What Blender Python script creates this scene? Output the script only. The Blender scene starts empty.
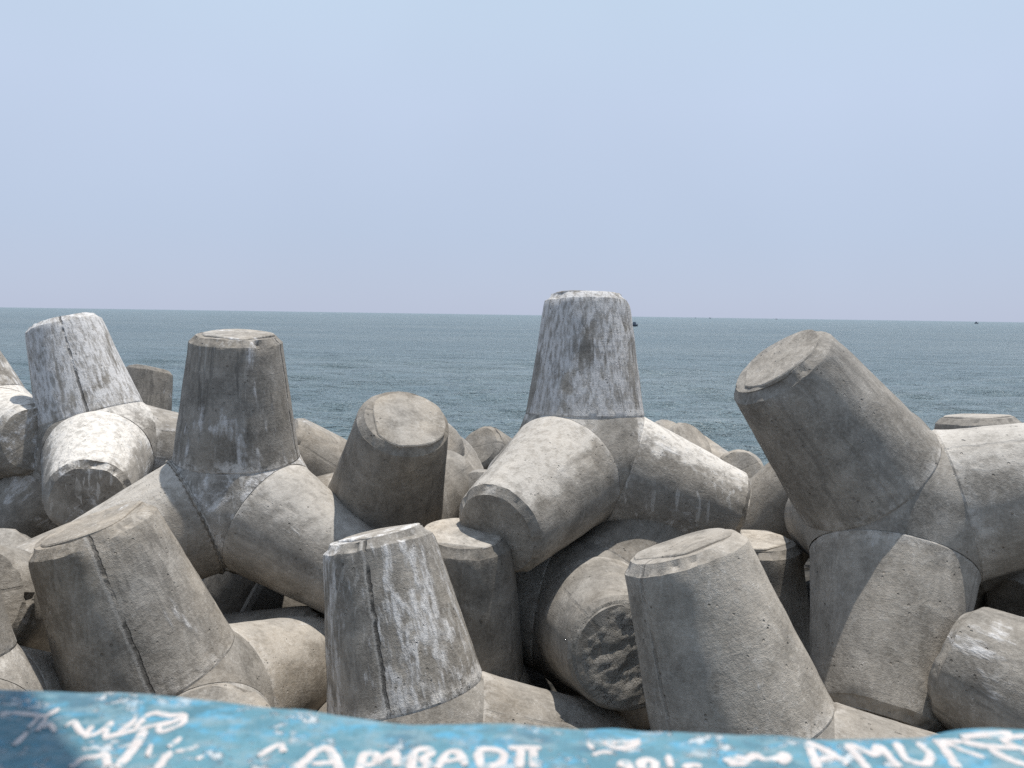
import bpy, bmesh, math, random
import numpy as np
from mathutils import Vector, Quaternion, Matrix

C = bpy.context.scene.collection
SC = bpy.context.scene
EYE = 6.0                       # camera height above the sea, metres
H = 2.0                         # height of one tetrapod
LEN = .643*H; ZB = .166*H; RB = .235*H; RT = .165*H
S2 = math.sqrt(2)
LEG = [Vector((0,0,1)), Vector((2*S2/3,0,-1/3)), Vector((-S2/3,math.sqrt(2/3),-1/3)), Vector((-S2/3,-math.sqrt(2/3),-1/3))]

# ------------------------------------------------------------------ helpers
def _h(ix, iy, iz, s):
    n = (ix*73856093) ^ (iy*19349663) ^ (iz*83492791) ^ (s*2654435761 & 0x7fffffff)
    n = (n ^ (n >> 13)) * 1274126177 & 0x7fffffff
    n = (n ^ (n >> 16)) & 0xffff
    return n/32767.5 - 1
def vnoise(P, f, s=0):
    Q = np.asarray(P, float)*f; i = np.floor(Q).astype(np.int64); u = Q-i; u = u*u*(3-2*u)
    r = 0
    for a in (0,1):
        for b in (0,1):
            for c in (0,1):
                w = (u[...,0] if a else 1-u[...,0])*(u[...,1] if b else 1-u[...,1])*(u[...,2] if c else 1-u[...,2])
                r = r + w*_h(i[...,0]+a, i[...,1]+b, i[...,2]+c, s)
    return r
def link(o, parent=None):
    C.objects.link(o)
    if parent is not None: o.parent = parent
    return o
def mesh_obj(name, verts, faces, mat, parent=None, smooth=True, sharp=None):
    me = bpy.data.meshes.new(name)
    me.from_pydata([tuple(v) for v in verts], [], faces)
    me.validate(); me.update()
    if smooth: me.polygons.foreach_set('use_smooth', [True]*len(me.polygons))
    if sharp: me.set_sharp_from_angle(angle=math.radians(sharp))
    me.materials.append(mat)
    return link(bpy.data.objects.new(name, me), parent)
def tag(o, label=None, cat=None, group=None, kind=None):
    if label: o['label'] = label
    if cat: o['category'] = cat
    if group: o['group'] = group
    if kind: o['kind'] = kind
    return o
def empty(name, loc, q=None):
    o = bpy.data.objects.new(name, None); o.empty_display_size = .3
    o.location = loc
    if q is not None: o.rotation_mode = 'QUATERNION'; o.rotation_quaternion = q
    return link(o)

class NT:
    def __init__(s, name):
        s.m = bpy.data.materials.new(name); s.m.use_nodes = True; s.t = s.m.node_tree; s.t.nodes.clear()
        s.out = s.n('ShaderNodeOutputMaterial'); s.b = s.n('ShaderNodeBsdfPrincipled')
        s.l(s.b.outputs[0], s.out.inputs[0])
    def n(s, k, **kw):
        x = s.t.nodes.new(k)
        for a, v in kw.items(): setattr(x, a, v)
        return x
    def l(s, a, b): s.t.links.new(a, b)
    def put(s, sock, v):
        if hasattr(v, 'is_linked') or isinstance(v, bpy.types.NodeSocket): s.l(v, sock)
        else: sock.default_value = v
    def math(s, op, a, b=0., c=None, clamp=False):
        x = s.n('ShaderNodeMath', operation=op, use_clamp=clamp); s.put(x.inputs[0], a); s.put(x.inputs[1], b)
        if c is not None: s.put(x.inputs[2], c)
        return x.outputs[0]
    def vmul(s, v, k):
        x = s.n('ShaderNodeVectorMath', operation='MULTIPLY'); s.put(x.inputs[0], v); s.put(x.inputs[1], k); return x.outputs[0]
    def vadd(s, v, k):
        x = s.n('ShaderNodeVectorMath', operation='ADD'); s.put(x.inputs[0], v); s.put(x.inputs[1], k); return x.outputs[0]
    def noise(s, v, scale, detail=4., rough=.55, dist=0., col=False):
        x = s.n('ShaderNodeTexNoise'); s.put(x.inputs['Vector'], v); x.inputs['Scale'].default_value = scale
        x.inputs['Detail'].default_value = detail; x.inputs['Roughness'].default_value = rough; x.inputs['Distortion'].default_value = dist
        return x.outputs['Color' if col else 'Fac']
    def voro(s, v, scale, feat='F1', rnd=1.):
        x = s.n('ShaderNodeTexVoronoi', feature=feat); s.put(x.inputs['Vector'], v); x.inputs['Scale'].default_value = scale
        x.inputs['Randomness'].default_value = rnd
        return x.outputs['Distance']
    def step(s, v, a, b):
        x = s.n('ShaderNodeMapRange', interpolation_type='SMOOTHSTEP'); s.put(x.inputs['Value'], v)
        s.put(x.inputs['From Min'], a); s.put(x.inputs['From Max'], b); return x.outputs[0]
    def mix(s, f, a, b, mode='MIX'):
        x = s.n('ShaderNodeMix', data_type='RGBA', blend_type=mode); s.put(x.inputs[0], f)
        for k, v in ((6, a), (7, b)):
            if isinstance(v, tuple): x.inputs[k].default_value = (*v, 1) if len(v) == 3 else v
            else: s.l(v, x.inputs[k])
        return x.outputs[2]
    def bump(s, h, dist, strength=1., prev=None):
        x = s.n('ShaderNodeBump'); x.inputs['Strength'].default_value = strength; x.inputs['Distance'].default_value = dist
        s.l(h, x.inputs['Height'])
        if prev is not None: s.l(prev, x.inputs['Normal'])
        return x.outputs[0]
    def attr(s, name):
        return s.n('ShaderNodeAttribute', attribute_type='OBJECT', attribute_name=name).outputs['Fac']

# ------------------------------------------------------------------ materials
def concrete(name, leg=True):
    """Weathered cast concrete. Each piece carries its own tone / lime / top / warm / seed numbers."""
    g = NT(name)
    tc = g.n('ShaderNodeTexCoord').outputs['Object']
    seed = g.attr('seed')
    cmb = g.n('ShaderNodeCombineXYZ'); g.put(cmb.inputs[0], g.math('MULTIPLY', seed, 7.31)); g.put(cmb.inputs[1], g.math('MULTIPLY', seed, 3.17)); g.put(cmb.inputs[2], g.math('MULTIPLY', seed, 5.53))
    p = g.vadd(tc, cmb.outputs[0])
    sep = g.n('ShaderNodeSeparateXYZ'); g.l(tc, sep.inputs[0]); X, Y, Z = sep.outputs
    tone, lime, top, warm, dirt, seam, drip, joint, bloom = (g.attr(k) for k in ('tone', 'lime', 'top', 'warm', 'dirt', 'seam', 'drip', 'joint', 'bloom'))
    big = g.noise(p, 1.6, 5., .6, .3)
    mid = g.noise(p, 6., 6., .65, .4)
    fine = g.noise(p, 45., 4., .7)
    grit = g.noise(p, 190., 2., .6)
    stretch = (9., 9., .8) if leg else (5., 5., 5.)
    streak = g.noise(g.vmul(p, stretch), 1.2, 5., .62, .35)
    streak2 = g.noise(g.vmul(p, (26., 26., 1.6) if leg else (9., 9., 9.)), 1., 4., .6)
    # base grey, warm or cool
    v = g.math('MULTIPLY_ADD', mid, .42, g.math('MULTIPLY_ADD', big, .36, g.math('MULTIPLY', streak, .22)))
    panel = g.step(g.noise(g.vadd(p, (3., 1., 2.)), 2.1, 2., .4, 1.2), .52, .56)
    base = g.mix(g.step(v, .34, .66), (.112, .106, .096), (.295, .280, .256))
    brown = g.mix(g.step(v, .32, .66), (.125, .108, .086), (.320, .282, .230))
    base = g.mix(g.math('MULTIPLY', warm, g.step(g.noise(p, 1.1, 3.), .3, .62)), base, brown)
    base = g.mix(g.math('MULTIPLY', panel, g.math('MULTIPLY', dirt, .42)), base, (.115, .106, .094))      # darker damp-looking panels left by the mould
    # speckle of sand grains
    base = g.mix(g.math('MULTIPLY', g.step(fine, .42, .66), .24), base, (.38, .365, .335))
    base = g.mix(g.math('MULTIPLY', g.step(grit, .60, .76), .22), base, (.075, .07, .062))
    # dark run marks
    dk = g.math('MULTIPLY', g.step(g.math('MULTIPLY_ADD', streak, .5, g.math('MULTIPLY_ADD', streak2, .25, g.math('MULTIPLY', big, .25))), .51, .60), dirt)
    base = g.mix(g.math('MULTIPLY', dk, .62), base, (.070, .066, .060))
    # lime / salt bloom : patches broken up by streaks and scratches
    pat = g.noise(g.vmul(p, (1., 1., .55) if leg else (1., 1., 1.)), 3.1, 7., .66, .8)
    lm = g.math('MULTIPLY_ADD', pat, .56, g.math('MULTIPLY_ADD', streak2, .20, g.math('MULTIPLY', streak, .24)))
    thr = g.math('SUBTRACT', .655, g.math('MULTIPLY', lime, .24))
    lmask = g.math('MULTIPLY', g.step(lm, thr, g.math('ADD', thr, .075)), g.math('MULTIPLY_ADD', g.step(g.noise(g.vmul(p, (30., 30., 9.) if leg else (30., 30., 30.)), 1., 5., .7), .36, .58), .8, .2), clamp=True)
    base = g.mix(g.math('MULTIPLY', lmask, .85), base, (.50, .50, .50))
    # thin white scratches
    scr = g.noise(g.vmul(p, (3., 3., 3.)), 2.3, 3., .5, 2.2)
    sm = g.math('MULTIPLY', g.math('SUBTRACT', 1., g.step(g.math('ABSOLUTE', g.math('SUBTRACT', scr, .5)), .0, .008)), g.step(mid, .5, .62))
    base = g.mix(g.math('MULTIPLY', sm, .55), base, (.50, .49, .47))
    # salt and guano crust lying on the upper side, ragged lower edge with drips; also sunlit paleness painted onto upper faces
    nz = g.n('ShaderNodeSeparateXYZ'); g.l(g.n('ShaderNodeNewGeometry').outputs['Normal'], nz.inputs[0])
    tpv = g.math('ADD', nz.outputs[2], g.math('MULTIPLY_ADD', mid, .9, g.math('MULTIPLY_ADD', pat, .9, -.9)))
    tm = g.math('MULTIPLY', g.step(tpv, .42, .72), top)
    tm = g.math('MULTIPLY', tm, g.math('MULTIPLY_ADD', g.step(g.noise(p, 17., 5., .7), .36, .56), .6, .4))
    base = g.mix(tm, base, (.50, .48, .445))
    # thin lime runs that dripped straight down
    wp = g.n('ShaderNodeNewGeometry').outputs['Position']
    dr = g.noise(g.vmul(wp, (24., 24., 1.3)), 1., 3., .55, .15)
    drm = g.math('MULTIPLY', g.step(dr, .58, .63), g.math('MULTIPLY', drip, g.step(g.noise(wp, 3.3, 3.), .40, .54)))
    base = g.mix(g.math('MULTIPLY', drm, .75), base, (.44, .435, .42))
    # a whitish bloom around the joint at the root of the leg and over the hub
    h_extra = None
    if leg:
        # parting line of the two mould halves, and the joint where the leg meets the hub
        wob = g.math('MULTIPLY_ADD', g.noise(g.vmul(p, (0., 0., 1.)), 9., 4., .7), .05, -.025)
        d = g.math('ABSOLUTE', g.math('ADD', Y, wob))
        width = g.math('MULTIPLY_ADD', g.noise(p, 14., 3.), .012, .001)
        line = g.math('SUBTRACT', 1., g.step(d, width, g.math('ADD', width, .006)))
        line = g.math('MULTIPLY', line, g.step(g.noise(p, 5., 3.), .36, .5))
        line = g.math('MULTIPLY', line, seam); base = g.mix(g.math('MULTIPLY', line, .8), base, (.045, .042, .038))
        lip = g.math('SUBTRACT', 1., g.step(g.math('ABSOLUTE', g.math('ADD', g.math('ADD', Y, wob), .016)), .004, .014))
        base = g.mix(g.math('MULTIPLY', g.math('MULTIPLY', lip, seam), .4), base, (.40, .39, .37))
        jd = g.math('ABSOLUTE', g.math('SUBTRACT', Z, g.math('MULTIPLY_ADD', mid, .02, ZB-.008)))
        jl = g.math('SUBTRACT', 1., g.step(jd, .003, .02))
        base = g.mix(g.math('MULTIPLY', g.math('MULTIPLY', jl, joint), .42), base, g.mix(g.step(g.noise(p, 7., 3.), .42, .56), (.06, .056, .05), (.5, .48, .45)))
        blm = g.math('MULTIPLY', g.math('SUBTRACT', 1., g.step(g.math('SUBTRACT', Z, g.math('MULTIPLY_ADD', pat, .30, ZB-.14)), .0, .10)), g.math('MULTIPLY', g.step(g.noise(p, 13., 5., .72), .44, .60), bloom))
        base = g.mix(g.math('MULTIPLY', blm, .8), base, (.50, .485, .46))
        band = g.noise(g.vmul(p, (.4, .4, 34.)), 1.4, 3., .6)
        h_extra = g.math('MULTIPLY_ADD', line, -1.6, g.math('MULTIPLY', band, .16))
    col = g.mix(1., base, (1, 1, 1), 'MULTIPLY')
    tn = g.n('ShaderNodeCombineXYZ')
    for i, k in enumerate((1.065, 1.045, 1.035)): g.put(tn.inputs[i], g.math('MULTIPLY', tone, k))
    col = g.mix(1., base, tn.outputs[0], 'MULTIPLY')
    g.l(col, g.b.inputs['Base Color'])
    g.b.inputs['Roughness'].default_value = .9
    g.b.inputs['Specular IOR Level'].default_value = .25
    # relief: pores, sand texture, patches of bloom standing proud
    pv = g.voro(p, 26.); big_pore = g.math('MULTIPLY', g.math('SUBTRACT', 1., g.step(pv, .10, .22)), g.step(g.noise(p, 9., 2.), .56, .66))
    hgt = g.math('MULTIPLY_ADD', fine, .42, g.math('MULTIPLY_ADD', grit, .26, g.math('MULTIPLY_ADD', mid, .7, g.math('MULTIPLY_ADD', big_pore, -1.4, g.math('MULTIPLY_ADD', lmask, .25, g.math('MULTIPLY', tm, .35))))))
    if h_extra is not None: hgt = g.math('ADD', hgt, h_extra)
    g.l(g.bump(hgt, .012, .9), g.b.inputs['Normal'])
    return g.m

def broken_concrete():
    g = NT('crumbling_concrete')
    p = g.n('ShaderNodeTexCoord').outputs['Object']
    q = g.vmul(g.vadd(p, g.vmul(g.noise(p, 7., 5., .7, 0., True), (.16, .16, .16))), (1.7, .8, 1.))
    cell = g.voro(q, 15., 'DISTANCE_TO_EDGE'); cell2 = g.voro(q, 38., 'DISTANCE_TO_EDGE')
    n = g.noise(p, 9., 6., .7); f = g.noise(p, 70., 3., .7)
    base = g.mix(g.step(n, .35, .65), (.22, .205, .18), (.40, .37, .33))
    base = g.mix(g.math('MULTIPLY', g.step(f, .5, .68), .35), base, (.36, .34, .31))
    ck = g.math('MULTIPLY', g.math('SUBTRACT', 1., g.step(cell, .006, .03)), g.step(n, .48, .60))
    base = g.mix(g.math('MULTIPLY', ck, .7), base, (.03, .028, .025))
    g.l(base, g.b.inputs['Base Color']); g.b.inputs['Roughness'].default_value = .95
    g.l(g.bump(g.math('MULTIPLY_ADD', ck, -.8, g.math('MULTIPLY_ADD', g.noise(p, 24., 6., .75), 1.6, g.math('MULTIPLY', f, .35))), .02, 1.), g.b.inputs['Normal'])
    return g.m

def sea_material():
    g = NT('sea_water')
    p = g.n('ShaderNodeTexCoord').outputs['Object']
    big = g.noise(g.vmul(p, (.012, .02, 1.)), 1., 3., .5)
    col = g.mix(g.step(big, .35, .65), (.100, .146, .164), (.132, .176, .190))
    # white flecks where a crest breaks
    w1 = g.noise(g.vmul(p, (.055, .11, 1.)), 1., 2., .5)
    w2 = g.noise(g.vmul(p, (.55, 1.5, 1.)), 1., 5., .65)
    foam = g.math('MULTIPLY', g.step(w2, .665, .70), g.step(w1, .50, .58))
    g.l(g.mix(g.math('MULTIPLY', foam, .75), col, (.62, .66, .67)), g.b.inputs['Base Color'])
    g.put(g.b.inputs['Roughness'], g.math('MULTIPLY_ADD', foam, .4, .30))
    g.b.inputs['IOR'].default_value = 1.33
    a = g.noise(g.vmul(p, (.30, .75, 1.)), 1., 5., .62, .4)
    b = g.noise(g.vmul(p, (1.6, 3.2, 1.)), 1., 4., .6)
    c = g.noise(g.vmul(p, (.05, .13, 1.)), 1., 4., .6, .3)
    d = g.noise(g.vmul(p, (.10, .30, 1.)), 1., 6., .68, .3)
    n1 = g.bump(d, 3.0, 1., g.bump(c, 2.4, 1.))
    n2 = g.bump(a, .62, 1., n1)
    g.l(g.bump(b, .04, .8, n2), g.b.inputs['Normal'])
    return g.m

def flat(name, col, rough=.7, var=.15, scale=6., bump=.004):
    g = NT(name); p = g.n('ShaderNodeTexCoord').outputs['Object']
    n = g.noise(p, scale, 5., .6)
    g.l(g.mix(g.step(n, .3, .7), tuple(c*(1-var) for c in col), tuple(min(1, c*(1+var)) for c in col)), g.b.inputs['Base Color'])
    g.b.inputs['Roughness'].default_value = rough
    g.l(g.bump(g.noise(p, scale*6, 4., .6), bump, .8), g.b.inputs['Normal'])
    return g.m

def rubble_material():
    g = NT('dark_rubble'); p = g.n('ShaderNodeTexCoord').outputs['Object']
    c = g.voro(p, 2.6, 'DISTANCE_TO_EDGE'); n = g.noise(p, 3., 6., .65)
    base = g.mix(g.step(n, .3, .7), (.045, .042, .038), (.13, .12, .105))
    base = g.mix(g.math('SUBTRACT', 1., g.step(c, .0, .08)), base, (.012, .012, .011))
    g.l(base, g.b.inputs['Base Color']); g.b.inputs['Roughness'].default_value = .95
    g.l(g.bump(g.math('MULTIPLY_ADD', g.step(c, 0., .3), 1., n), .25, 1.), g.b.inputs['Normal'])
    return g.m

def blue_paint():
    g = NT('weathered_blue_paint'); p = g.n('ShaderNodeTexCoord').outputs['Object']
    a = g.noise(p, 5., 5., .65, .5); b = g.noise(g.vmul(p, (1., 1.6, 1.)), 19., 5., .7, .6); c = g.noise(p, 70., 4., .7)
    col = g.mix(g.step(a, .36, .64), (.055, .155, .205), (.095, .235, .295))
    col = g.mix(g.math('MULTIPLY', g.step(b, .50, .60), .85), col, (.075, .29, .44))      # fresher coat
    col = g.mix(g.math('MULTIPLY', g.step(g.noise(p, 11., 4., .6), .54, .66), .7), col, (.06, .13, .18))
    chip = g.math('MULTIPLY', g.step(g.math('MULTIPLY_ADD', c, .5, g.math('MULTIPLY', b, .5)), .535, .57), g.step(g.noise(p, 7., 3.), .38, .52))
    wear = g.math('MULTIPLY', g.step(g.noise(g.vmul(p, (1., 2., 1.)), 24., 5., .75), .47, .60), .75); col = g.mix(wear, col, (.17, .27, .31))
    col = g.mix(g.math('MULTIPLY', chip, .85), col, (.48, .50, .51))                      # old white undercoat
    sep = g.n('ShaderNodeSeparateXYZ'); g.l(p, sep.inputs[0])
    gr = g.math('MULTIPLY', g.step(g.noise(p, 140., 3., .7), .56, .7), .5)
    col = g.mix(gr, col, (.04, .07, .09))
    g.l(col, g.b.inputs['Base Color']); g.b.inputs['Roughness'].default_value = .65
    g.l(g.bump(g.math('MULTIPLY_ADD', b, .6, g.math('MULTIPLY_ADD', c, .4, g.math('MULTIPLY', chip, -.4))), .006, 1.), g.b.inputs['Normal'])
    return g.m

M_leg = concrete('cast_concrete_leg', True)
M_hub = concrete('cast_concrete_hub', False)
M_broken = broken_concrete()
M_sea = sea_material()
M_rub = rubble_material()
M_blue = blue_paint()
def worn_white():
    g = NT('worn_white_paint'); p = g.n('ShaderNodeTexCoord').outputs['Object']
    a = g.noise(p, 60., 5., .75); b = g.noise(g.vmul(p, (1., 2.4, 1.)), 45., 4., .7)
    col = g.mix(g.step(a, .3, .7), (.46, .43, .42), (.62, .575, .56))
    col = g.mix(g.math('MULTIPLY', g.step(g.math('MULTIPLY_ADD', a, .5, g.math('MULTIPLY', b, .5)), .52, .60), .8), col, (.10, .24, .30))
    g.l(col, g.b.inputs['Base Color']); g.b.inputs['Roughness'].default_value = .8
    g.l(g.bump(a, .002, .8), g.b.inputs['Normal']); return g.m
M_white = worn_white()
M_cloth = flat('added_umbrella_cloth', (.30, .12, .08), .9, .12)
M_pole = flat('grey_metal_paint', (.25, .26, .27), .45, .06)
M_pave = flat('promenade_concrete', (.30, .29, .27), .9, .15, 3.)
M_hull = flat('dark_boat_paint', (.035, .045, .07), .5, .2)
M_cabin = flat('boat_cabin_paint', (.10, .12, .16), .5, .2)

# ------------------------------------------------------------------ tetrapods
def leg_mesh(seed, n, chip, ledge=.992):
    """One tapered leg along +Z (local): wall, chamfered rim, trowelled end face."""
    rows = []
    nz = max(6, n//4)
    zs = [(ZB-.03, RB*.985), (ZB, RB*ledge), (ZB+.012, RB)]
    for i in range(1, nz+1):
        t = i/nz; z = ZB+.012+(LEN-.026*H-ZB-.012)*t; zs.append((z, RB+(RT-RB)*(z-ZB)/(LEN-ZB)))
    r1 = zs[-1][1]
    zs += [(LEN-.0245*H, r1-.0005*H), (LEN-.013*H, RT*.94), (LEN-.001*H, RT*.875), (LEN, RT*.865), (LEN, RT*.70), (LEN-.002, RT*.5), (LEN-.003, RT*.25)]
    nw = 3+nz
    th = np.linspace(0, 2*math.pi, n, endpoint=False)
    P = np.array([[(r*math.cos(t), r*math.sin(t), z) for t in th] for z, r in zs])
    N = np.stack([np.cos(th), np.sin(th), np.zeros(n)], -1)[None].repeat(len(zs), 0)
    off = np.array([seed*1.7, seed*.9, seed*2.3])
    Q = P+off
    d = vnoise(Q, 2.2, seed)*.006+vnoise(Q, 7., seed+1)*.0035+vnoise(Q, 21., seed+2)*.0018
    P += N*d[..., None]
    # worn and chipped rim
    k0 = nw-2; k1 = nw+4
    w = np.zeros(len(zs)); w[k0:k1] = [.12, .6, 1., 1., .8, .45][:k1-k0]
    ch = np.clip(vnoise(Q, 5., seed+5)-.3, 0, 1)*.06+np.clip(vnoise(Q, 16., seed+6)-.3, 0, 1)*.03+np.clip(vnoise(Q, 45., seed+7), 0, 1)*.006
    P[..., 0:2] -= N[..., 0:2]*(ch*w[:, None]*chip)[..., None]
    P[..., 2] -= ch*w[:, None]*chip*.7
    e = slice(nw+3, None)
    P[e, :, 2] += (vnoise(Q[e], 4., seed+8)*.006+vnoise(Q[e], 14., seed+9)*.003)
    V = P.reshape(-1, 3).tolist(); F = []
    R = len(zs)
    for i in range(R-1):
        for j in range(n): F.append((i*n+j, i*n+(j+1) % n, (i+1)*n+(j+1) % n, (i+1)*n+j))
    V.append((0, 0, LEN-.003)); c = len(V)-1
    for j in range(n): F.append(((R-1)*n+j, (R-1)*n+(j+1) % n, c))
    return V, F
def cap_mesh(seed, size=1., n=56):
    """Trowelled skim lying slightly proud on the end face, its edge broken in an arc."""
    rg = random.Random(seed); ang = rg.uniform(0, 6.28); ox, oy = .022*math.cos(ang), .022*math.sin(ang)
    V = []; F = []
    prof = [(1.0, -.012), (1.0, .004), (.972, .0105), (.8, .013), (.5, .014), (.2, .0145)]
    R0 = RT*.80*size
    th = np.linspace(0, 2*math.pi, n, endpoint=False)
    rim = 1+.035*vnoise(np.stack([np.cos(th)*2, np.sin(th)*2, th*0+seed], -1), 1., seed)+.02*vnoise(np.stack([np.cos(th)*6, np.sin(th)*6, th*0+seed], -1), 1.2, seed+3)
    # one or two flats where the skim has broken away
    for _ in range(2):
        a = rg.uniform(0, 6.28); cut = rg.uniform(.80, .93)
        c = np.cos(th-a); lim = np.where(c > .2, cut/np.maximum(c, .2), 9); rim = np.minimum(rim, lim)
    for r, z in prof:
        for j in range(n):
            zz = z+(.003*math.sin(3*th[j]+seed) if z > 0 else 0)*r
            V.append((ox+R0*r*rim[j]*math.cos(th[j]), oy+R0*r*rim[j]*math.sin(th[j]), LEN+zz))
    for i in range(len(prof)-1):
        for j in range(n): F.append((i*n+j, i*n+(j+1) % n, (i+1)*n+(j+1) % n, (i+1)*n+j))
    V.append((ox, oy, LEN+.0145)); c = len(V)-1
    for j in range(n): F.append(((len(prof)-1)*n+j, (len(prof)-1)*n+(j+1) % n, c))
    return V, F
def broken_mesh(seed, n=96, m=26):
    V = []; F = []
    for i in range(m):
        r = RT*.95*(1-i/m)
        for j in range(n):
            t = 2*math.pi*j/n; V.append([r*math.cos(t), r*math.sin(t), 0.])
    V.append([0, 0, 0]); A = np.array(V)
    A2 = A*np.array([1.3, .8, 1.])+seed; z = .012+vnoise(A2, 5., 3)*.012+vnoise(A2, 13., 4)*.010+vnoise(A2, 33., 5)*.006
    edge = np.clip((RT*.95-np.hypot(A[:, 0], A[:, 1]))/.09, 0, 1)
    A[:, 2] = LEN-.014+(z*.7+.014)*np.sqrt(edge)
    for i in range(m-1):
        for j in range(n): F.append((i*n+j, i*n+(j+1) % n, (i+1)*n+(j+1) % n, (i+1)*n+j))
    for j in range(n): F.append(((m-1)*n+j, (m-1)*n+(j+1) % n, len(V)-1))
    return A.tolist(), F
def leg_frames(spins):
    out = []
    for k, d in enumerate(LEG):
        q = d.to_track_quat('Z', 'Y') @ Quaternion((0, 0, 1), spins[k]); out.append(q)
    return out
def hub_mesh(frames, n):
    bm = bmesh.new()
    for q in frames:
        for j in range(n):
            t = 2*math.pi*j/n; bm.verts.new(q @ Vector((RB*math.cos(t), RB*math.sin(t), ZB)))
    bmesh.ops.remove_doubles(bm, verts=bm.verts, dist=.002)
    res = bmesh.ops.convex_hull(bm, input=bm.verts)
    bmesh.ops.delete(bm, geom=[f for f in res['geom_interior'] if isinstance(f, bmesh.types.BMFace)], context='FACES_ONLY')
    dead = []
    for f in bm.faces:
        for d in LEG:
            if all(abs(v.co.dot(d)-ZB) < .004 for v in f.verts): dead.append(f); break
    bmesh.ops.delete(bm, geom=dead, context='FACES')
    bm.verts.index_update()
    V = [v.co.copy() for v in bm.verts]; F = [[v.index for v in f.verts] for f in bm.faces]
    bm.free(); return V, F
def props(o, look, seed):
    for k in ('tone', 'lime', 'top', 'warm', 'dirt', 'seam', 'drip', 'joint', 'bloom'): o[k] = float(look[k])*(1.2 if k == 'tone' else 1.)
    o['seed'] = float(seed)
DEF = dict(tone=1., lime=.3, top=0., warm=.5, dirt=.5, chip=1., seam=.12, drip=.12, joint=.5, bloom=.45)

def tetrapod(idx, loc, quat, label, detail, look, legs):
    """legs: per leg index a dict with optional look overrides, 'spin', 'cap', 'broken', 'ridge'."""
    root = empty('tetrapod', loc, Quaternion(quat))
    tag(root, label, 'tetrapod', 'concrete tetrapods heaped along the breakwater')
    n = (32, 64, 104)[detail]
    lk = dict(DEF); lk.update(look)
    spins = [legs.get(k, {}).get('spin', (idx*1.3+k*2.1) % 6.28) for k in range(4)]
    fr = leg_frames(spins)
    qi = Quaternion(quat).inverted()
    for k in range(4):                                  # turn a leg so that its mould line lies on the wanted side
        if 'seam_dir' in legs.get(k, {}):
            d = fr[k].inverted() @ (qi @ Vector(legs[k]['seam_dir'])); fr[k] = fr[k] @ Quaternion((0, 0, 1), math.atan2(d.y, d.x))
    V, F = hub_mesh(fr, n)
    hub = mesh_obj('hub', V, F, M_hub, root, True, 24); props(hub, {**lk, **legs.get('hub', {})}, idx*1.37+.5)
    for k in range(4):
        opt = legs.get(k, {}); l2 = {**lk, **{a: b for a, b in opt.items() if a in DEF}}
        V, F = leg_mesh(idx*5+k, n, l2['chip'], .992 if l2['joint'] > 0 else .9995)
        o = mesh_obj('leg', V, F, M_leg, root, True, 27)
        o.rotation_mode = 'QUATERNION'; o.rotation_quaternion = fr[k]; props(o, l2, idx*2.11+k*.77)
        if opt.get('broken'):
            V, F = broken_mesh(idx); b = mesh_obj('crumbled_end', V, F, M_broken, o, True)
        elif opt.get('cap'):
            V, F = cap_mesh(idx*7+k, opt.get('capr', 1.)); b = mesh_obj('end_cap', V, F, M_hub, o, True, 35); props(b, {**l2, **opt.get('caplook', {})}, idx*.91+k)
        if opt.get('ridge'):
            a0, a1 = opt['ridge']; RV = []; RF = []; m = 150
            for i in range(m+1):
                t = a0+(a1-a0)*i/m; r = .010+.006*math.sin(i*2*math.pi/3)+.002*math.sin(i*1.7)
                for j in range(6):
                    u = 2*math.pi*j/6; rr = RB+.002+r*math.cos(u); RV.append((rr*math.cos(t), rr*math.sin(t), ZB+.02+r*math.sin(u)))
            for i in range(m):
                for j in range(6): RF.append((i*6+j, i*6+(j+1) % 6, (i+1)*6+(j+1) % 6, (i+1)*6+j))
            b = mesh_obj('casting_ridge', RV, RF, M_hub, o, True); props(b, {**l2, 'dirt': .8, 'tone': .8}, idx)
    return root

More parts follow.
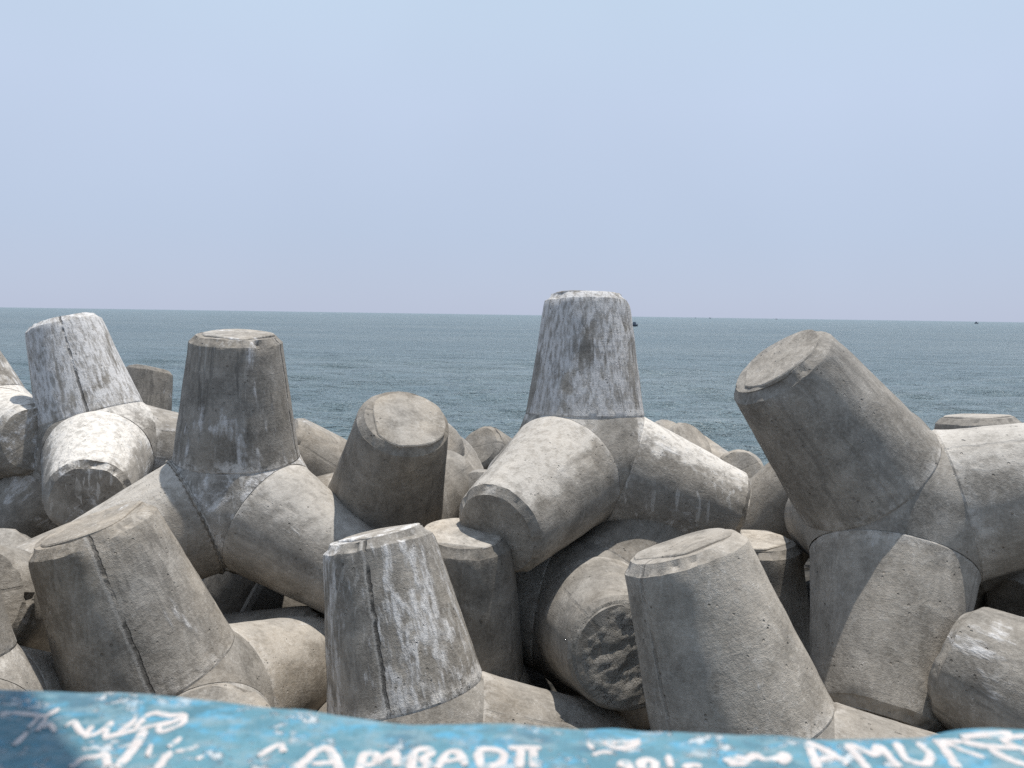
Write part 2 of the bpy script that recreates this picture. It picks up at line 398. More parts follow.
TETRAPODS = [
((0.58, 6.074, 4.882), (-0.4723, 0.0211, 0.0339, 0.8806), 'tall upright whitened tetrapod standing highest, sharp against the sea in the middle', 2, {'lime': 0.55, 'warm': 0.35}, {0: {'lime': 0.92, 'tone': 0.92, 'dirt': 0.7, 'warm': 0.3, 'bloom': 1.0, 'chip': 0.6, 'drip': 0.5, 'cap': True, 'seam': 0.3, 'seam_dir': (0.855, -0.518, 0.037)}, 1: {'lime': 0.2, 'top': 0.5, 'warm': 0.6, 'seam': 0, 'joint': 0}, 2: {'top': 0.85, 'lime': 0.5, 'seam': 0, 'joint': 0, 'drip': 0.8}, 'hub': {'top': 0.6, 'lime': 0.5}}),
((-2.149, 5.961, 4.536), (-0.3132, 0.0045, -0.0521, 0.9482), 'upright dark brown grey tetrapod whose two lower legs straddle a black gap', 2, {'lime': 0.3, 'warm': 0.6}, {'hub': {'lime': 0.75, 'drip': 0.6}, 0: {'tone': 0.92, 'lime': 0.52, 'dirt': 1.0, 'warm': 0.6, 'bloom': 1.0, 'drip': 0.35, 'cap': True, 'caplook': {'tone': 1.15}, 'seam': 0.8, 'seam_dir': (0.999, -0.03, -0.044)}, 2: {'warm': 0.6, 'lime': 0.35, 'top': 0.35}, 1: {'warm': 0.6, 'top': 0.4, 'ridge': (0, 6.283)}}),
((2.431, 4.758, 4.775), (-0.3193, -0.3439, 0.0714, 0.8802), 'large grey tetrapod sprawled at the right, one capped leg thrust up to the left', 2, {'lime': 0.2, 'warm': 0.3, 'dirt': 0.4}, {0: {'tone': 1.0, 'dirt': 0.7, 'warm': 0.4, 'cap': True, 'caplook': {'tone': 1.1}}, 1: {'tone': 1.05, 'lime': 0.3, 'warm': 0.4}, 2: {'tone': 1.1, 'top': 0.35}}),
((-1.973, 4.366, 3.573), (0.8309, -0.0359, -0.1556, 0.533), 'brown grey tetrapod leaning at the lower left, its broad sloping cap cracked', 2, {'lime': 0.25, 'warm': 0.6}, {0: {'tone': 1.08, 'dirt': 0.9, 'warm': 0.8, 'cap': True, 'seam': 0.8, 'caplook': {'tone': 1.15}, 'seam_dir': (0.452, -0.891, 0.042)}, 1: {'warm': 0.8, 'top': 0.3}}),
((-0.539, 4.388, 3.411), (0.9883, -0.0952, -0.101, 0.0631), 'streaky grey front row tetrapod with a dark ragged mould line down its leg', 2, {'lime': 0.35, 'warm': 0.3}, {0: {'lime': 0.72, 'tone': 1.0, 'dirt': 0.9, 'drip': 0.4, 'bloom': 1.0, 'cap': True, 'caplook': {'tone': 1.3}, 'seam': 1.0, 'seam_dir': (-0.065, -0.984, 0.165)}, 1: {'warm': 0.8, 'lime': 0.15}}),
((1.319, 3.758, 3.59), (0.9661, -0.0567, -0.1732, -0.1831), 'smooth plain grey tetrapod in the front row, its upright leg leaning left', 2, {'lime': 0.12, 'warm': 0.25}, {0: {'tone': 1.18, 'lime': 0.12, 'dirt': 0.3, 'warm': 0.45, 'cap': True, 'caplook': {'tone': 1.1}, 'seam': 0.4, 'seam_dir': (-0.81, -0.562, -0.168)}, 1: {'warm': 0.5}}),
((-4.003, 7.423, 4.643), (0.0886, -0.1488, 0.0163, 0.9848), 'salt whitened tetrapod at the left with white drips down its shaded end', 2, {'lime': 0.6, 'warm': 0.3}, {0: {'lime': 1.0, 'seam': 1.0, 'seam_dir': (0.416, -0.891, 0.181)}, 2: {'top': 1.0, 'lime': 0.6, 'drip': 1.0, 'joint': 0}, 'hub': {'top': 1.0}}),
((-1.089, 6.297, 4.217), (0.8352, 0.2024, 0.2516, -0.4452), 'tetrapod behind the middle gap with a pinkish rough end face tipped towards us', 2, {'warm': 0.8, 'tone': 0.85, 'lime': 0.15}, {0: {'chip': 0.5, 'cap': True, 'capr': 1.07, 'caplook': {'tone': 1.1, 'warm': 1.0, 'lime': 0.35, 'dirt': 0.3}}}),
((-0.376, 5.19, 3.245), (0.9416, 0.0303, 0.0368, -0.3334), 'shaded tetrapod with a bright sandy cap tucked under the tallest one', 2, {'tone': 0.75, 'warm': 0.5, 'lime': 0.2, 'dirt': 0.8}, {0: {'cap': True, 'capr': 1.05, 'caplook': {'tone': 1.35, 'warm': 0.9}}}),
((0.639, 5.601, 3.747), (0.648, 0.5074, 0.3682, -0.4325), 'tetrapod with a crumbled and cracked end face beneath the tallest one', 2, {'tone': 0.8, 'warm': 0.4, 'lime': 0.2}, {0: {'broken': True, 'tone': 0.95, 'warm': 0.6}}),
((-1.424, 4.101, 2.887), (0.9603, 0.2676, 0.0178, -0.0768), 'tetrapod showing a sandy round end face just over the wall on the left', 2, {'warm': 1.0, 'tone': 1.1, 'lime': 0.15}, {0: {}}),
((3.172, 2.982, 3.972), (0.6921, -0.309, -0.5702, -0.3168), 'nearest tetrapod at the right border, a smooth scratched grey leg rounding off to the left', 2, {'lime': 0.35, 'warm': 0.3}, {0: {'lime': 0.45, 'dirt': 0.8}}),
((-5.655, 11.369, 3.857), (0.6539, -0.0428, 0.1272, 0.7446), 'small far tetrapod leg rising between the two upright ones on the left', 1, {'tone': 0.75, 'warm': 0.5, 'lime': 0.4, 'dirt': 0.9}, {0: {'cap': True, 'caplook': {'tone': 1.2}}}),
((-1.386, 7.822, 3.946), (0.026, -0.3545, -0.2569, 0.8987), 'pinkish brown tetrapod lying low against the sea right of the dark upright one', 1, {'warm': 0.9, 'lime': 0.4}, {0: {}}),
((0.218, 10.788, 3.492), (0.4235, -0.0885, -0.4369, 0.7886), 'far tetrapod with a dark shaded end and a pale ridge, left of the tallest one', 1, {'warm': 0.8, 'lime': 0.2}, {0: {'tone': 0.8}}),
((-1.484, 8.986, 3.603), (0.8722, 0.0111, 0.4426, -0.208), 'small smooth pale tetrapod end just right of the pinkish rough end face', 1, {'warm': 0.5, 'lime': 0.3}, {0: {}}),
((0.248, 7.792, 3.605), (0.8539, 0.4475, -0.1729, -0.2016), 'pale rounded tetrapod leg wedged low beside the tallest one', 1, {'warm': 0.8, 'tone': 1.1, 'lime': 0.2}, {0: {}}),
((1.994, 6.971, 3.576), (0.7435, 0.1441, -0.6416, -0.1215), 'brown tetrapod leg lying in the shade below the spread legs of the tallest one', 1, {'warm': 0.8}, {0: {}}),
((1.904, 5.75, 3.026), (-0.339, -0.0082, 0.004, 0.9407), 'small upright tetrapod leg with chipped pale cap behind the smooth front row one', 1, {'warm': 0.7, 'tone': 0.85, 'lime': 0.2}, {0: {'cap': True, 'chip': 1.8, 'caplook': {'tone': 1.4}}}),
((3.622, 8.233, 3.853), (-0.2849, 0.7315, -0.0217, -0.6191), 'light grey tetrapod leg lying beyond the white leg of the tallest one', 1, {'tone': 1.1, 'warm': 0.3}, {0: {}}),
((3.438, 6.152, 4.267), (0.726, 0.456, -0.4242, -0.2916), 'dim tetrapod leg end peeping out behind the sprawled one', 1, {'tone': 0.8}, {0: {}}),
((3.537, 11.735, 3.21), (0.867, 0.4831, -0.1139, -0.0444), 'far sandy tetrapod with a round end face chipped at its right side', 1, {'warm': 0.9, 'tone': 1.1}, {0: {'chip': 1.6}}),
((1.904, 11.277, 3.397), (0.8984, 0.3211, 0.2154, 0.2082), 'far pale tetrapod leg tip rising over the white leg of the tallest one', 1, {'warm': 0.7, 'tone': 1.1}, {0: {}}),
((2.174, 12.702, 3.067), (0.4524, 0.2424, -0.0599, 0.8561), 'farthest tetrapod, a low hump of brown grey on the skyline of the heap', 0, {'warm': 0.8}, {0: {}}),
((4.311, 6.856, 3.853), (0.9671, -0.0446, -0.0184, 0.2496), 'far tetrapod with only its flat pale cap showing over the sprawled one', 1, {'tone': 0.9, 'warm': 0.4}, {0: {'cap': True, 'caplook': {'tone': 1.2}}}),
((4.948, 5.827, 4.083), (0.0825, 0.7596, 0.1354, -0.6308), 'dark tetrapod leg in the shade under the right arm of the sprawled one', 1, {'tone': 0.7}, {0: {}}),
((-3.909, 6.002, 3.08), (0.7065, 0.1408, 0.2016, -0.6637), 'tetrapod at the left border with a flat pale end cap behind the leaning one', 1, {'warm': 0.6}, {0: {'tone': 1.1}}),
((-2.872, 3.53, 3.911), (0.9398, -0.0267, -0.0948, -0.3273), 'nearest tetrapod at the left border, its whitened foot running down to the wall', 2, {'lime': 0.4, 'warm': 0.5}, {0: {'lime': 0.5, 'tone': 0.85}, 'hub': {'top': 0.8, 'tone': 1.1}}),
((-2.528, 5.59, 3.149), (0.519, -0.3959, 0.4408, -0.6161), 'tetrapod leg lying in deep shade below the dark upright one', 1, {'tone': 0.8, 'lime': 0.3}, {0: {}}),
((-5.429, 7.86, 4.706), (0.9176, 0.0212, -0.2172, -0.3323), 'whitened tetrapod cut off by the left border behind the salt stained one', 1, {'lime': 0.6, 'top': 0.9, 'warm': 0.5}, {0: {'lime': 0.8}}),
((-3.501, 5.099, 3.77), (0.7374, 0.5051, -0.0402, 0.4467), 'tetrapod at the left border with a rounded end chipped on its right', 1, {'warm': 0.5}, {0: {'chip': 1.8}}),
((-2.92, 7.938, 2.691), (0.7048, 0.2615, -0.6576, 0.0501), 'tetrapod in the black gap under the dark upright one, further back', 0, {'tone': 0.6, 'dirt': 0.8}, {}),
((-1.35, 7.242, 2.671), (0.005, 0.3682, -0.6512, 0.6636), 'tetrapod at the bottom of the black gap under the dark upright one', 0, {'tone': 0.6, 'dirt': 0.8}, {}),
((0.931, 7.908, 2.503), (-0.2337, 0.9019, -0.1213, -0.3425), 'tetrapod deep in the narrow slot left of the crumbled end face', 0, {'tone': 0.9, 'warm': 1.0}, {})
]
for i, t in enumerate(TETRAPODS): tetrapod(i+1, *t)

# ------------------------------------------------------------------ sea
def build_sea():
    rows, cols = 560, 460
    inv = np.linspace(1/9., 1/14000., rows); y = 1/inv
    dy = np.gradient(y)
    t = np.tan(np.linspace(-1.02, 1.02, cols))
    X = y[:, None]*t[None]; Yg = np.repeat(y[:, None], cols, 1)
    Zg = np.zeros_like(X); rg = np.random.default_rng(5)
    for i in range(46):
        lam = 1.3*(14/1.3)**rg.random(); a = rg.normal(0, .55)
        kx, ky = math.sin(a)*2*math.pi/lam, math.cos(a)*2*math.pi/lam
        amp = .0080*lam**.8*rg.uniform(.5, 1.2)
        fade = np.clip(1.6-np.maximum(dy, y*.004)*4./lam, 0, 1)[:, None]
        ph = kx*X+ky*Yg+rg.uniform(0, 6.28)
        s = np.sin(ph); Zg += amp*fade*(s+.25*np.cos(2*ph))
    V = np.stack([X, Yg, Zg], -1).reshape(-1, 3)
    idx = np.arange(rows*cols).reshape(rows, cols)
    F = np.stack([idx[:-1, :-1], idx[:-1, 1:], idx[1:, 1:], idx[1:, :-1]], -1).reshape(-1, 4)
    me = bpy.data.meshes.new('sea'); me.from_pydata(V.tolist(), [], F.tolist())
    me.polygons.foreach_set('use_smooth', [True]*len(me.polygons)); me.materials.append(M_sea)
    return tag(link(bpy.data.objects.new('sea', me)), 'blue grey sea with small choppy waves reaching the horizon', 'sea', kind='structure')
build_sea()

# ------------------------------------------------------------------ mound of dark rubble under the tetrapods
def build_mound():
    xs = np.linspace(-26, 26, 140); ys = np.linspace(1.5, 19, 60)
    X, Y = np.meshgrid(xs, ys)
    Z = np.interp(Y, [1.5, 7, 10.5, 13, 19], [2.6, 2.7, 2.9, 1.9, -1.6])
    P = np.stack([X, Y, X*0], -1)
    Z = Z+vnoise(P, .9, 3)*.22+vnoise(P, 2.3, 4)*.14
    V = np.stack([X, Y, Z], -1).reshape(-1, 3); n = len(xs)
    F = [(r*n+c, r*n+c+1, (r+1)*n+c+1, (r+1)*n+c) for r in range(len(ys)-1) for c in range(n-1)]
    o = mesh_obj('breakwater_mound', V.tolist(), F, M_rub)
    tag(o, 'dark rubble bed under the heaped tetrapods', 'ground', kind='structure')
build_mound()

# ------------------------------------------------------------------ promenade and its painted parapet
pv = [(-30, -30, 4.4), (30, -30, 4.4), (30, 1.35, 4.4), (-30, 1.35, 4.4), (-30, -30, -1), (30, -30, -1), (30, 1.35, -1), (-30, 1.35, -1)]
tag(mesh_obj('promenade', pv, [(0, 1, 2, 3), (2, 6, 7, 3), (0, 4, 5, 1), (1, 5, 6, 2), (0, 3, 7, 4)], M_pave, None, False), 'plain concrete promenade behind the parapet', 'promenade', kind='structure')
EDGE = [(-9, 1.131), (-0.854, 0.8912), (-0.61, 0.8873), (-0.537, 0.8857), (-0.4248, 0.8768), (-0.3304, 0.8628), (-0.2389, 0.8492), (-0.167, 0.8355), (-0.1205, 0.828), (-0.0639, 0.8232), (-0.0079, 0.8205), (0.059, 0.8202), (0.1262, 0.8221), (0.1703, 0.8191), (0.2348, 0.8104), (0.2793, 0.8116), (0.3208, 0.8046), (0.3762, 0.8061), (0.4328, 0.8097), (0.4766, 0.8191), (0.5314, 0.8269), (0.5803, 0.8262), (0.7908, 0.8406), (9, 0.851)]               # far top edge of the wall: (x along, y across), as built unevenly
WT = 5.55                   # wall top height
DEPTH = .42
def wall_far(x): return np.interp(x, [e[0] for e in EDGE], [e[1] for e in EDGE])
def wall_top(x, y):
    P = np.stack([np.asarray(x, float), np.asarray(y, float), np.asarray(x, float)*0], -1)
    u = np.clip((wall_far(P[..., 0])-P[..., 1])/.03, 0, 1)
    return WT+vnoise(P, 9., 11)*.0035+vnoise(P, 26., 12)*.0018-.012*(1-np.sqrt(np.clip(1-(1-u)**2, 0, 1)))
def build_wall():
    xs = np.concatenate([np.linspace(-9, -1.3, 60), np.linspace(-1.28, 1.28, 260), np.linspace(1.3, 9, 60)])
    V = []; F = []
    across = [0, .002, .005, .01, .016, .024, .034, .045, .06]+list(np.linspace(.075, DEPTH-.02, 26))+[DEPTH-.008, DEPTH]
    m = len(across)+4
    for x in xs:
        f = float(wall_far(x)); col = [(x, f+.02, 1.4), (x, f+.004, WT-.06)]
        for a in across:
            y = f-a; z = float(wall_top(np.array(x), np.array(y)))
            if a >= DEPTH-.009: z -= .008 if a < DEPTH else .03
            col.append((x, y, z))
        col += [(x, f-DEPTH-.002, WT-.08), (x, f-DEPTH-.005, 4.38)]
        V += col
    for i in range(len(xs)-1):
        for j in range(m-1): F.append((i*m+j, (i+1)*m+j, (i+1)*m+j+1, i*m+j+1))
    F.append(tuple(range(m))); F.append(tuple(range((len(xs)-1)*m, len(xs)*m))[::-1])
    return tag(mesh_obj('parapet_wall', V, F, M_blue), 'low parapet wall in chipped blue paint with white hand painted lettering', 'wall')
WALL = build_wall()
def stroke(pts, w, V, F, rg):
    """A brushed line lying on the wall top: a thin ribbon that follows the surface, rough edged."""
    P = np.array(pts, float); seg = np.hypot(*np.diff(P, axis=0).T); s = np.concatenate([[0], np.cumsum(seg)])
    n = max(4, int(s[-1]/.004)); t = np.linspace(0, s[-1], n)
    x = np.interp(t, s, P[:, 0]); y = np.interp(t, s, P[:, 1])
    for _ in range(2):
        x[1:-1] = (x[:-2]+2*x[1:-1]+x[2:])/4; y[1:-1] = (y[:-2]+2*y[1:-1]+y[2:])/4
    dx, dy = np.gradient(x), np.gradient(y); L = np.hypot(dx, dy)+1e-9; nx, ny = -dy/L, dx/L
    b = len(V); k = 5
    for i in range(n):
        hw = w/2*(1+rg.uniform(-.16, .16))*(1 if 0 < i < n-1 else .55)
        for j in range(k):
            o = (j/(k-1)*2-1)*hw; px, py = x[i]+nx[i]*o, y[i]+ny[i]*o
            z = float(wall_top(np.array(px), np.array(py)))+(.0016 if 0 < j < k-1 else .0004)
            V.append((px, py, z))
    for i in range(n-1):
        for j in range(k-1): F.append((b+i*k+j, b+i*k+j+1, b+(i+1)*k+j+1, b+(i+1)*k+j))
WORDS = [
[(0.008, [(-0.5644, 0.8187), (-0.5541, 0.8233), (-0.5316, 0.8196), (-0.5103, 0.8138), (-0.5073, 0.8313)]), (0.0057, [(-0.5181, 0.8157), (-0.5158, 0.7909)]), (0.008, [(-0.5117, 0.781), (-0.5085, 0.7563)]), (0.0057, [(-0.509, 0.8117), (-0.5014, 0.7833)]), (0.0057, [(-0.4997, 0.7893), (-0.4985, 0.8016), (-0.4813, 0.7818)]), (0.0069, [(-0.4765, 0.792), (-0.4739, 0.8043), (-0.4605, 0.7884), (-0.4456, 0.7769), (-0.4489, 0.7947)]), (0.0069, [(-0.4489, 0.7947), (-0.4456, 0.7731), (-0.4341, 0.7831), (-0.4318, 0.8034)]), (0.0057, [(-0.4318, 0.8034), (-0.4258, 0.7736), (-0.413, 0.7837)]), (0.0069, [(-0.4161, 0.7856), (-0.4095, 0.7938), (-0.41, 0.8103)]), (0.008, [(-0.4248, 0.7717), (-0.4078, 0.7838), (-0.386, 0.7944)]), (0.008, [(-0.4011, 0.792), (-0.401, 0.8169), (-0.3941, 0.8235), (-0.3738, 0.8155), (-0.3591, 0.8202)]), (0.0069, [(-0.3582, 0.8181), (-0.3523, 0.8015), (-0.37, 0.7829), (-0.3786, 0.7946), (-0.3661, 0.8032), (-0.356, 0.8182)]), (0.0069, [(-0.386, 0.7944), (-0.3692, 0.8051)])],
[(0.0103, [(-0.3887, 0.7863), (-0.3842, 0.7596), (-0.3837, 0.7379), (-0.384, 0.719)]), (0.0057, [(-0.3688, 0.76), (-0.3627, 0.7384)])],
[(0.0092, [(-0.3455, 0.7758), (-0.3497, 0.7568)]), (0.0092, [(-0.3437, 0.7478), (-0.3421, 0.7134)]), (0.0069, [(-0.3386, 0.7479), (-0.3191, 0.7576)]), (0.0069, [(-0.3117, 0.7345), (-0.3058, 0.7399)])],
[(0.008, [(-0.4286, 0.7179), (-0.4264, 0.735), (-0.4095, 0.7372), (-0.4092, 0.7461), (-0.3935, 0.7221)])],
[(0.008, [(-0.2522, 0.743), (-0.2447, 0.7577), (-0.2367, 0.7691), (-0.2282, 0.7508)])],
[(0.0103, [(-0.2126, 0.7182), (-0.203, 0.7372), (-0.1954, 0.759), (-0.186, 0.7629), (-0.1691, 0.7346), (-0.1624, 0.7178)]), (0.008, [(-0.1951, 0.7339), (-0.1735, 0.7362)])],
[(0.0092, [(-0.1464, 0.7215), (-0.1469, 0.7547), (-0.1302, 0.7533), (-0.1338, 0.739), (-0.1152, 0.7629), (-0.1108, 0.7343)]), (0.008, [(-0.1465, 0.7317), (-0.1314, 0.7373)])],
[(0.0092, [(-0.0955, 0.7245), (-0.0963, 0.7615), (-0.0843, 0.7656), (-0.0748, 0.7548), (-0.0881, 0.7454), (-0.0768, 0.7352), (-0.0816, 0.7248), (-0.0957, 0.7262)])],
[(0.0092, [(-0.0698, 0.7251), (-0.0606, 0.7569), (-0.0501, 0.7554), (-0.0402, 0.7276)]), (0.0069, [(-0.0669, 0.7372), (-0.0449, 0.7395)])],
[(0.0092, [(-0.0295, 0.7559), (-0.0262, 0.7262), (-0.0064, 0.7318), (-0.0006, 0.7495), (-0.0151, 0.7581), (-0.0316, 0.7559)])],
[(0.0069, [(0.0014, 0.7586), (0.0357, 0.7613)]), (0.0092, [(0.0149, 0.7589), (0.0126, 0.7272)]), (0.0092, [(0.0273, 0.7592), (0.0275, 0.7275)])],
[(0.0069, [(0.0861, 0.7776), (0.0913, 0.7664)]), (0.0057, [(0.0881, 0.7553), (0.0992, 0.7629), (0.1092, 0.7595)]), (0.0069, [(0.1033, 0.78), (0.1123, 0.767), (0.1228, 0.7673), (0.1421, 0.783)]), (0.0057, [(0.1116, 0.7783), (0.1265, 0.7787), (0.143, 0.7888)])],
[(0.0092, [(0.1136, 0.7314), (0.1186, 0.7454), (0.1242, 0.7351), (0.1226, 0.7249)]), (0.0092, [(0.1351, 0.7285), (0.136, 0.7458), (0.1475, 0.7532), (0.1521, 0.7392), (0.1451, 0.7288)]), (0.008, [(0.1672, 0.7592), (0.1649, 0.7327)])],
[(0.0092, [(0.1961, 0.7334), (0.1856, 0.7401), (0.1772, 0.7296)]), (0.0092, [(0.2212, 0.7445), (0.2387, 0.7556), (0.2469, 0.7486), (0.2597, 0.7634), (0.2633, 0.7491), (0.277, 0.753), (0.2891, 0.7642), (0.2915, 0.7533), (0.2766, 0.7459)]), (0.008, [(0.2243, 0.741), (0.2478, 0.7451)])],
[(0.0103, [(0.3209, 0.7819), (0.3136, 0.7364)]), (0.0092, [(0.3216, 0.7839), (0.3408, 0.7582), (0.3471, 0.7441)]), (0.0069, [(0.3191, 0.7505), (0.3429, 0.7583)])],
[(0.0092, [(0.361, 0.781), (0.3649, 0.7342)]), (0.0092, [(0.3653, 0.7812), (0.3827, 0.7593), (0.3955, 0.782), (0.3971, 0.7385)])],
[(0.0092, [(0.4169, 0.7864), (0.4105, 0.7528), (0.4256, 0.7426), (0.4436, 0.7645), (0.4408, 0.787)])],
[(0.0103, [(0.4669, 0.7955), (0.4565, 0.7399)]), (0.008, [(0.4603, 0.7953), (0.4887, 0.7883)]), (0.0092, [(0.4887, 0.7883), (0.512, 0.7774), (0.5437, 0.7707)]), (0.0092, [(0.5156, 0.8008), (0.5302, 0.7894), (0.5684, 0.7982)]), (0.0092, [(0.5097, 0.7736), (0.5168, 0.7519), (0.5306, 0.7418)])],
[(0.008, [(0.4702, 0.7878), (0.4952, 0.7585)]), (0.0103, [(0.4911, 0.7962), (0.5489, 0.8017)]), (0.0092, [(0.5302, 0.7894), (0.5426, 0.7597)])]
]
rg = random.Random(4)
for word in WORDS:
    V = []; F = []
    for w, pts in word: stroke(pts, w, V, F, rg)
    mesh_obj('painted_lettering', V, F, M_white, WALL, True)

# ------------------------------------------------------------------ unseen parasol, added to cast shade on the left end of the wall
def added_umbrella():
    u = empty('unseen_umbrella', (-1.165, .47, 4.4))
    tag(u, 'parasol added out of view to shade the left end of the blue wall', 'added_umbrella')
    n = 8; V = [(0, 0, 3.85)]; F = []
    for i in range(n):
        t = 2*math.pi*(i+.5)/n
        for r, z in ((.65, 3.70), (1.32, 3.36)): V.append((r*math.cos(t), r*math.sin(t), z))
    for i in range(n):
        a0, b0 = 1+2*i, 1+2*((i+1) % n); F += [(0, a0, b0), (a0, a0+1, b0+1, b0)]
    c = mesh_obj('canopy', V, F, M_cloth, u, False); s = c.modifiers.new('cloth', 'SOLIDIFY'); s.thickness = .006
    def rod(name, p0, p1, r, mat, par):
        p0, p1 = Vector(p0), Vector(p1); q = (p1-p0).to_track_quat('Z', 'Y'); v = []; f = []
        for k, P in enumerate((p0, p1)):
            for j in range(12): t = 2*math.pi*j/12; v.append(P+q @ Vector((r*math.cos(t), r*math.sin(t), 0)))
        f = [(j, (j+1) % 12, 12+(j+1) % 12, 12+j) for j in range(12)]+[tuple(range(11, -1, -1)), tuple(range(12, 24))]
        return mesh_obj(name, v, f, mat, par, True, 40)
    rod('pole', (0, 0, 0), (0, 0, 3.95), .02, M_pole, u)
    rod('base', (0, 0, 0), (0, 0, .12), .22, M_pave, u)
    for i in range(n):
        t = 2*math.pi*(i+.5)/n; rod('rib', (0, 0, 3.80), (1.30*math.cos(t), 1.30*math.sin(t), 3.35), .006, M_pole, u)
added_umbrella()

# ------------------------------------------------------------------ boats far out
def boat(x, y, length, label, heading=0., big=False):
    b = empty('fishing_boat', (x, y, 0)); b.rotation_euler = (0, 0, heading)
    tag(b, label, 'boat')
    L_ = length/2; W_ = length*.14; D = length*.19; V = []; F = []
    st = [(-1, .75, .95), (-.6, .95, .9), (0, 1., .9), (.5, .8, 1.05), (.8, .45, 1.25), (1, .03, 1.5)]
    for sx, sw, sh in st:
        V += [(sx*L_, -W_*sw, D*sh), (sx*L_*.94, -W_*sw*.6, -.25), (sx*L_*.94, W_*sw*.6, -.25), (sx*L_, W_*sw, D*sh)]
    for i in range(len(st)-1):
        for j in range(3): F.append((i*4+j, (i+1)*4+j, (i+1)*4+j+1, i*4+j+1))
        F.append((i*4+3, (i+1)*4+3, (i+1)*4, i*4))
    F += [(0, 1, 2, 3), tuple(len(V)-4+j for j in (3, 2, 1, 0))]
    mesh_obj('hull', V, F, M_hull, b, False)
    def box(name, x0, x1, w, z0, z1, m, rake=.0):
        v = [(x0, -w, z0), (x1, -w, z0), (x1, w, z0), (x0, w, z0), (x0+rake, -w*.9, z1), (x1-rake, -w*.9, z1), (x1-rake, w*.9, z1), (x0+rake, w*.9, z1)]
        return mesh_obj(name, v, [(3, 2, 1, 0), (4, 5, 6, 7), (0, 1, 5, 4), (1, 2, 6, 5), (2, 3, 7, 6), (3, 0, 4, 7)], m, b, False)
    box('cabin', -L_*.5, L_*.12, W_*.7, D*.9, D*.9+length*.27, M_cabin, length*.03)
    box('mast', L_*.2, L_*.2+length*.012, length*.006, D*.9, length*.42, M_hull)
boat(72.8, 460.0, 6, 'small dark fishing boat just right of the tallest tetrapod', 0.8)
boat(1140.9, 1900.0, 11, 'dark boat near the horizon at the far right', 0.2)
boat(1087.3, 4600.0, 9, 'tiny boat on the horizon, left one of a close pair', 0.0)
boat(1122.7, 4400.0, 11, 'tiny boat on the horizon, right one of a close pair', 0.1)
boat(1501.7, 4400.0, 10, 'tiny boat on the horizon above the raised leg of the sprawled tetrapod', 0.0)

# ------------------------------------------------------------------ camera
cam = bpy.data.cameras.new('camera'); co = link(bpy.data.objects.new('camera', cam)); SC.camera = co
p_, r_ = math.atan(69.5/769), math.atan(15/1024)
right = Vector((1, 0, 0)); fw = Vector((0, math.cos(p_), -math.sin(p_))); up = Vector((0, math.sin(p_), math.cos(p_)))
R2 = math.cos(r_)*right+math.sin(r_)*up; U2 = -math.sin(r_)*right+math.cos(r_)*up
co.matrix_world = Matrix(((R2.x, U2.x, -fw.x, 0), (R2.y, U2.y, -fw.y, 0), (R2.z, U2.z, -fw.z, EYE), (0, 0, 0, 1)))
cam.sensor_width = 36; cam.lens = 769/1024*36; cam.clip_start = .05; cam.clip_end = 40000
cam.dof.use_dof = True; cam.dof.focus_distance = 6.5; cam.dof.aperture_fstop = 4.6

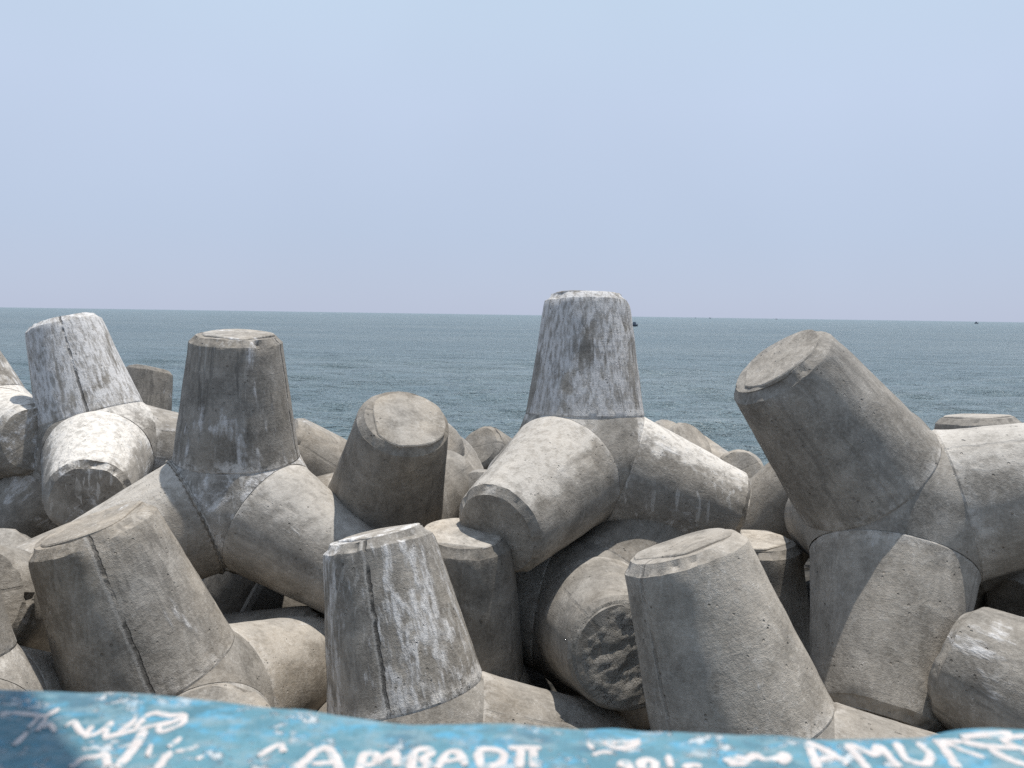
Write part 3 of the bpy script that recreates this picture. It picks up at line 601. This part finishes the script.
# ------------------------------------------------------------------ light
SUN_AZ, SUN_EL = (51, 77)
a, e = math.radians(SUN_AZ), math.radians(SUN_EL)
sd = Vector((math.sin(a)*math.cos(e), math.cos(a)*math.cos(e), math.sin(e)))
sl = bpy.data.lights.new('sun', 'SUN'); sl.energy = 4.8; sl.angle = math.radians(.6); sl.color = (1., .95, .87)
so = link(bpy.data.objects.new('sun', sl)); so.rotation_euler = sd.to_track_quat('Z', 'Y').to_euler(); so.location = (8, 4, 40)
w = bpy.data.worlds.new('World'); SC.world = w; w.use_nodes = True
nt = w.node_tree; bg = nt.nodes['Background']
sky = nt.nodes.new('ShaderNodeTexSky'); sky.sky_type = 'NISHITA'; sky.sun_disc = False
sky.sun_elevation = e; sky.sun_rotation = a; sky.altitude = 0; sky.air_density = 1.0; sky.dust_density = .6; sky.ozone_density = 2.0
hz = nt.nodes.new('ShaderNodeMix'); hz.data_type = 'RGBA'; hz.inputs[0].default_value = .93     # thick summer haze evens the sky out
tcw = nt.nodes.new('ShaderNodeTexCoord'); sz = nt.nodes.new('ShaderNodeSeparateXYZ'); nt.links.new(tcw.outputs['Generated'], sz.inputs[0])
ramp = nt.nodes.new('ShaderNodeValToRGB'); nt.links.new(sz.outputs[2], ramp.inputs[0])
for i, (pos, col) in enumerate(((0., (.505, .565, .725, 1)), (.10, (.515, .605, .775, 1)), (.25, (.565, .665, .845, 1)), (.36, (.575, .700, .865, 1)), (.7, (.56, .69, .88, 1)))):
    el = ramp.color_ramp.elements[i] if i < 2 else ramp.color_ramp.elements.new(pos)
    el.position = pos; el.color = col
wn = nt.nodes.new('ShaderNodeTexNoise'); wn.inputs['Scale'].default_value = 2.2; wn.inputs['Detail'].default_value = 3; nt.links.new(tcw.outputs['Generated'], wn.inputs['Vector'])
wr = nt.nodes.new('ShaderNodeMapRange'); nt.links.new(wn.outputs['Fac'], wr.inputs[0]); wr.inputs[1].default_value = .3; wr.inputs[2].default_value = .7; wr.inputs[3].default_value = 9.75; wr.inputs[4].default_value = 10.25
sc_ = nt.nodes.new('ShaderNodeVectorMath'); sc_.operation = 'SCALE'; nt.links.new(ramp.outputs[0], sc_.inputs[0]); nt.links.new(wr.outputs[0], sc_.inputs['Scale'])
nt.links.new(sc_.outputs[0], hz.inputs[7])
nt.links.new(sky.outputs[0], hz.inputs[6]); nt.links.new(hz.outputs[2], bg.inputs[0]); bg.inputs[1].default_value = 0.1
SC.view_settings.view_transform = 'Standard'; SC.view_settings.look = 'None'
SC.view_settings.exposure = 0.0; SC.view_settings.gamma = 1
SC.render.engine = 'CYCLES'; SC.cycles.max_bounces = 6; SC.cycles.use_denoising = False; SC.cycles.sample_clamp_indirect = 4.
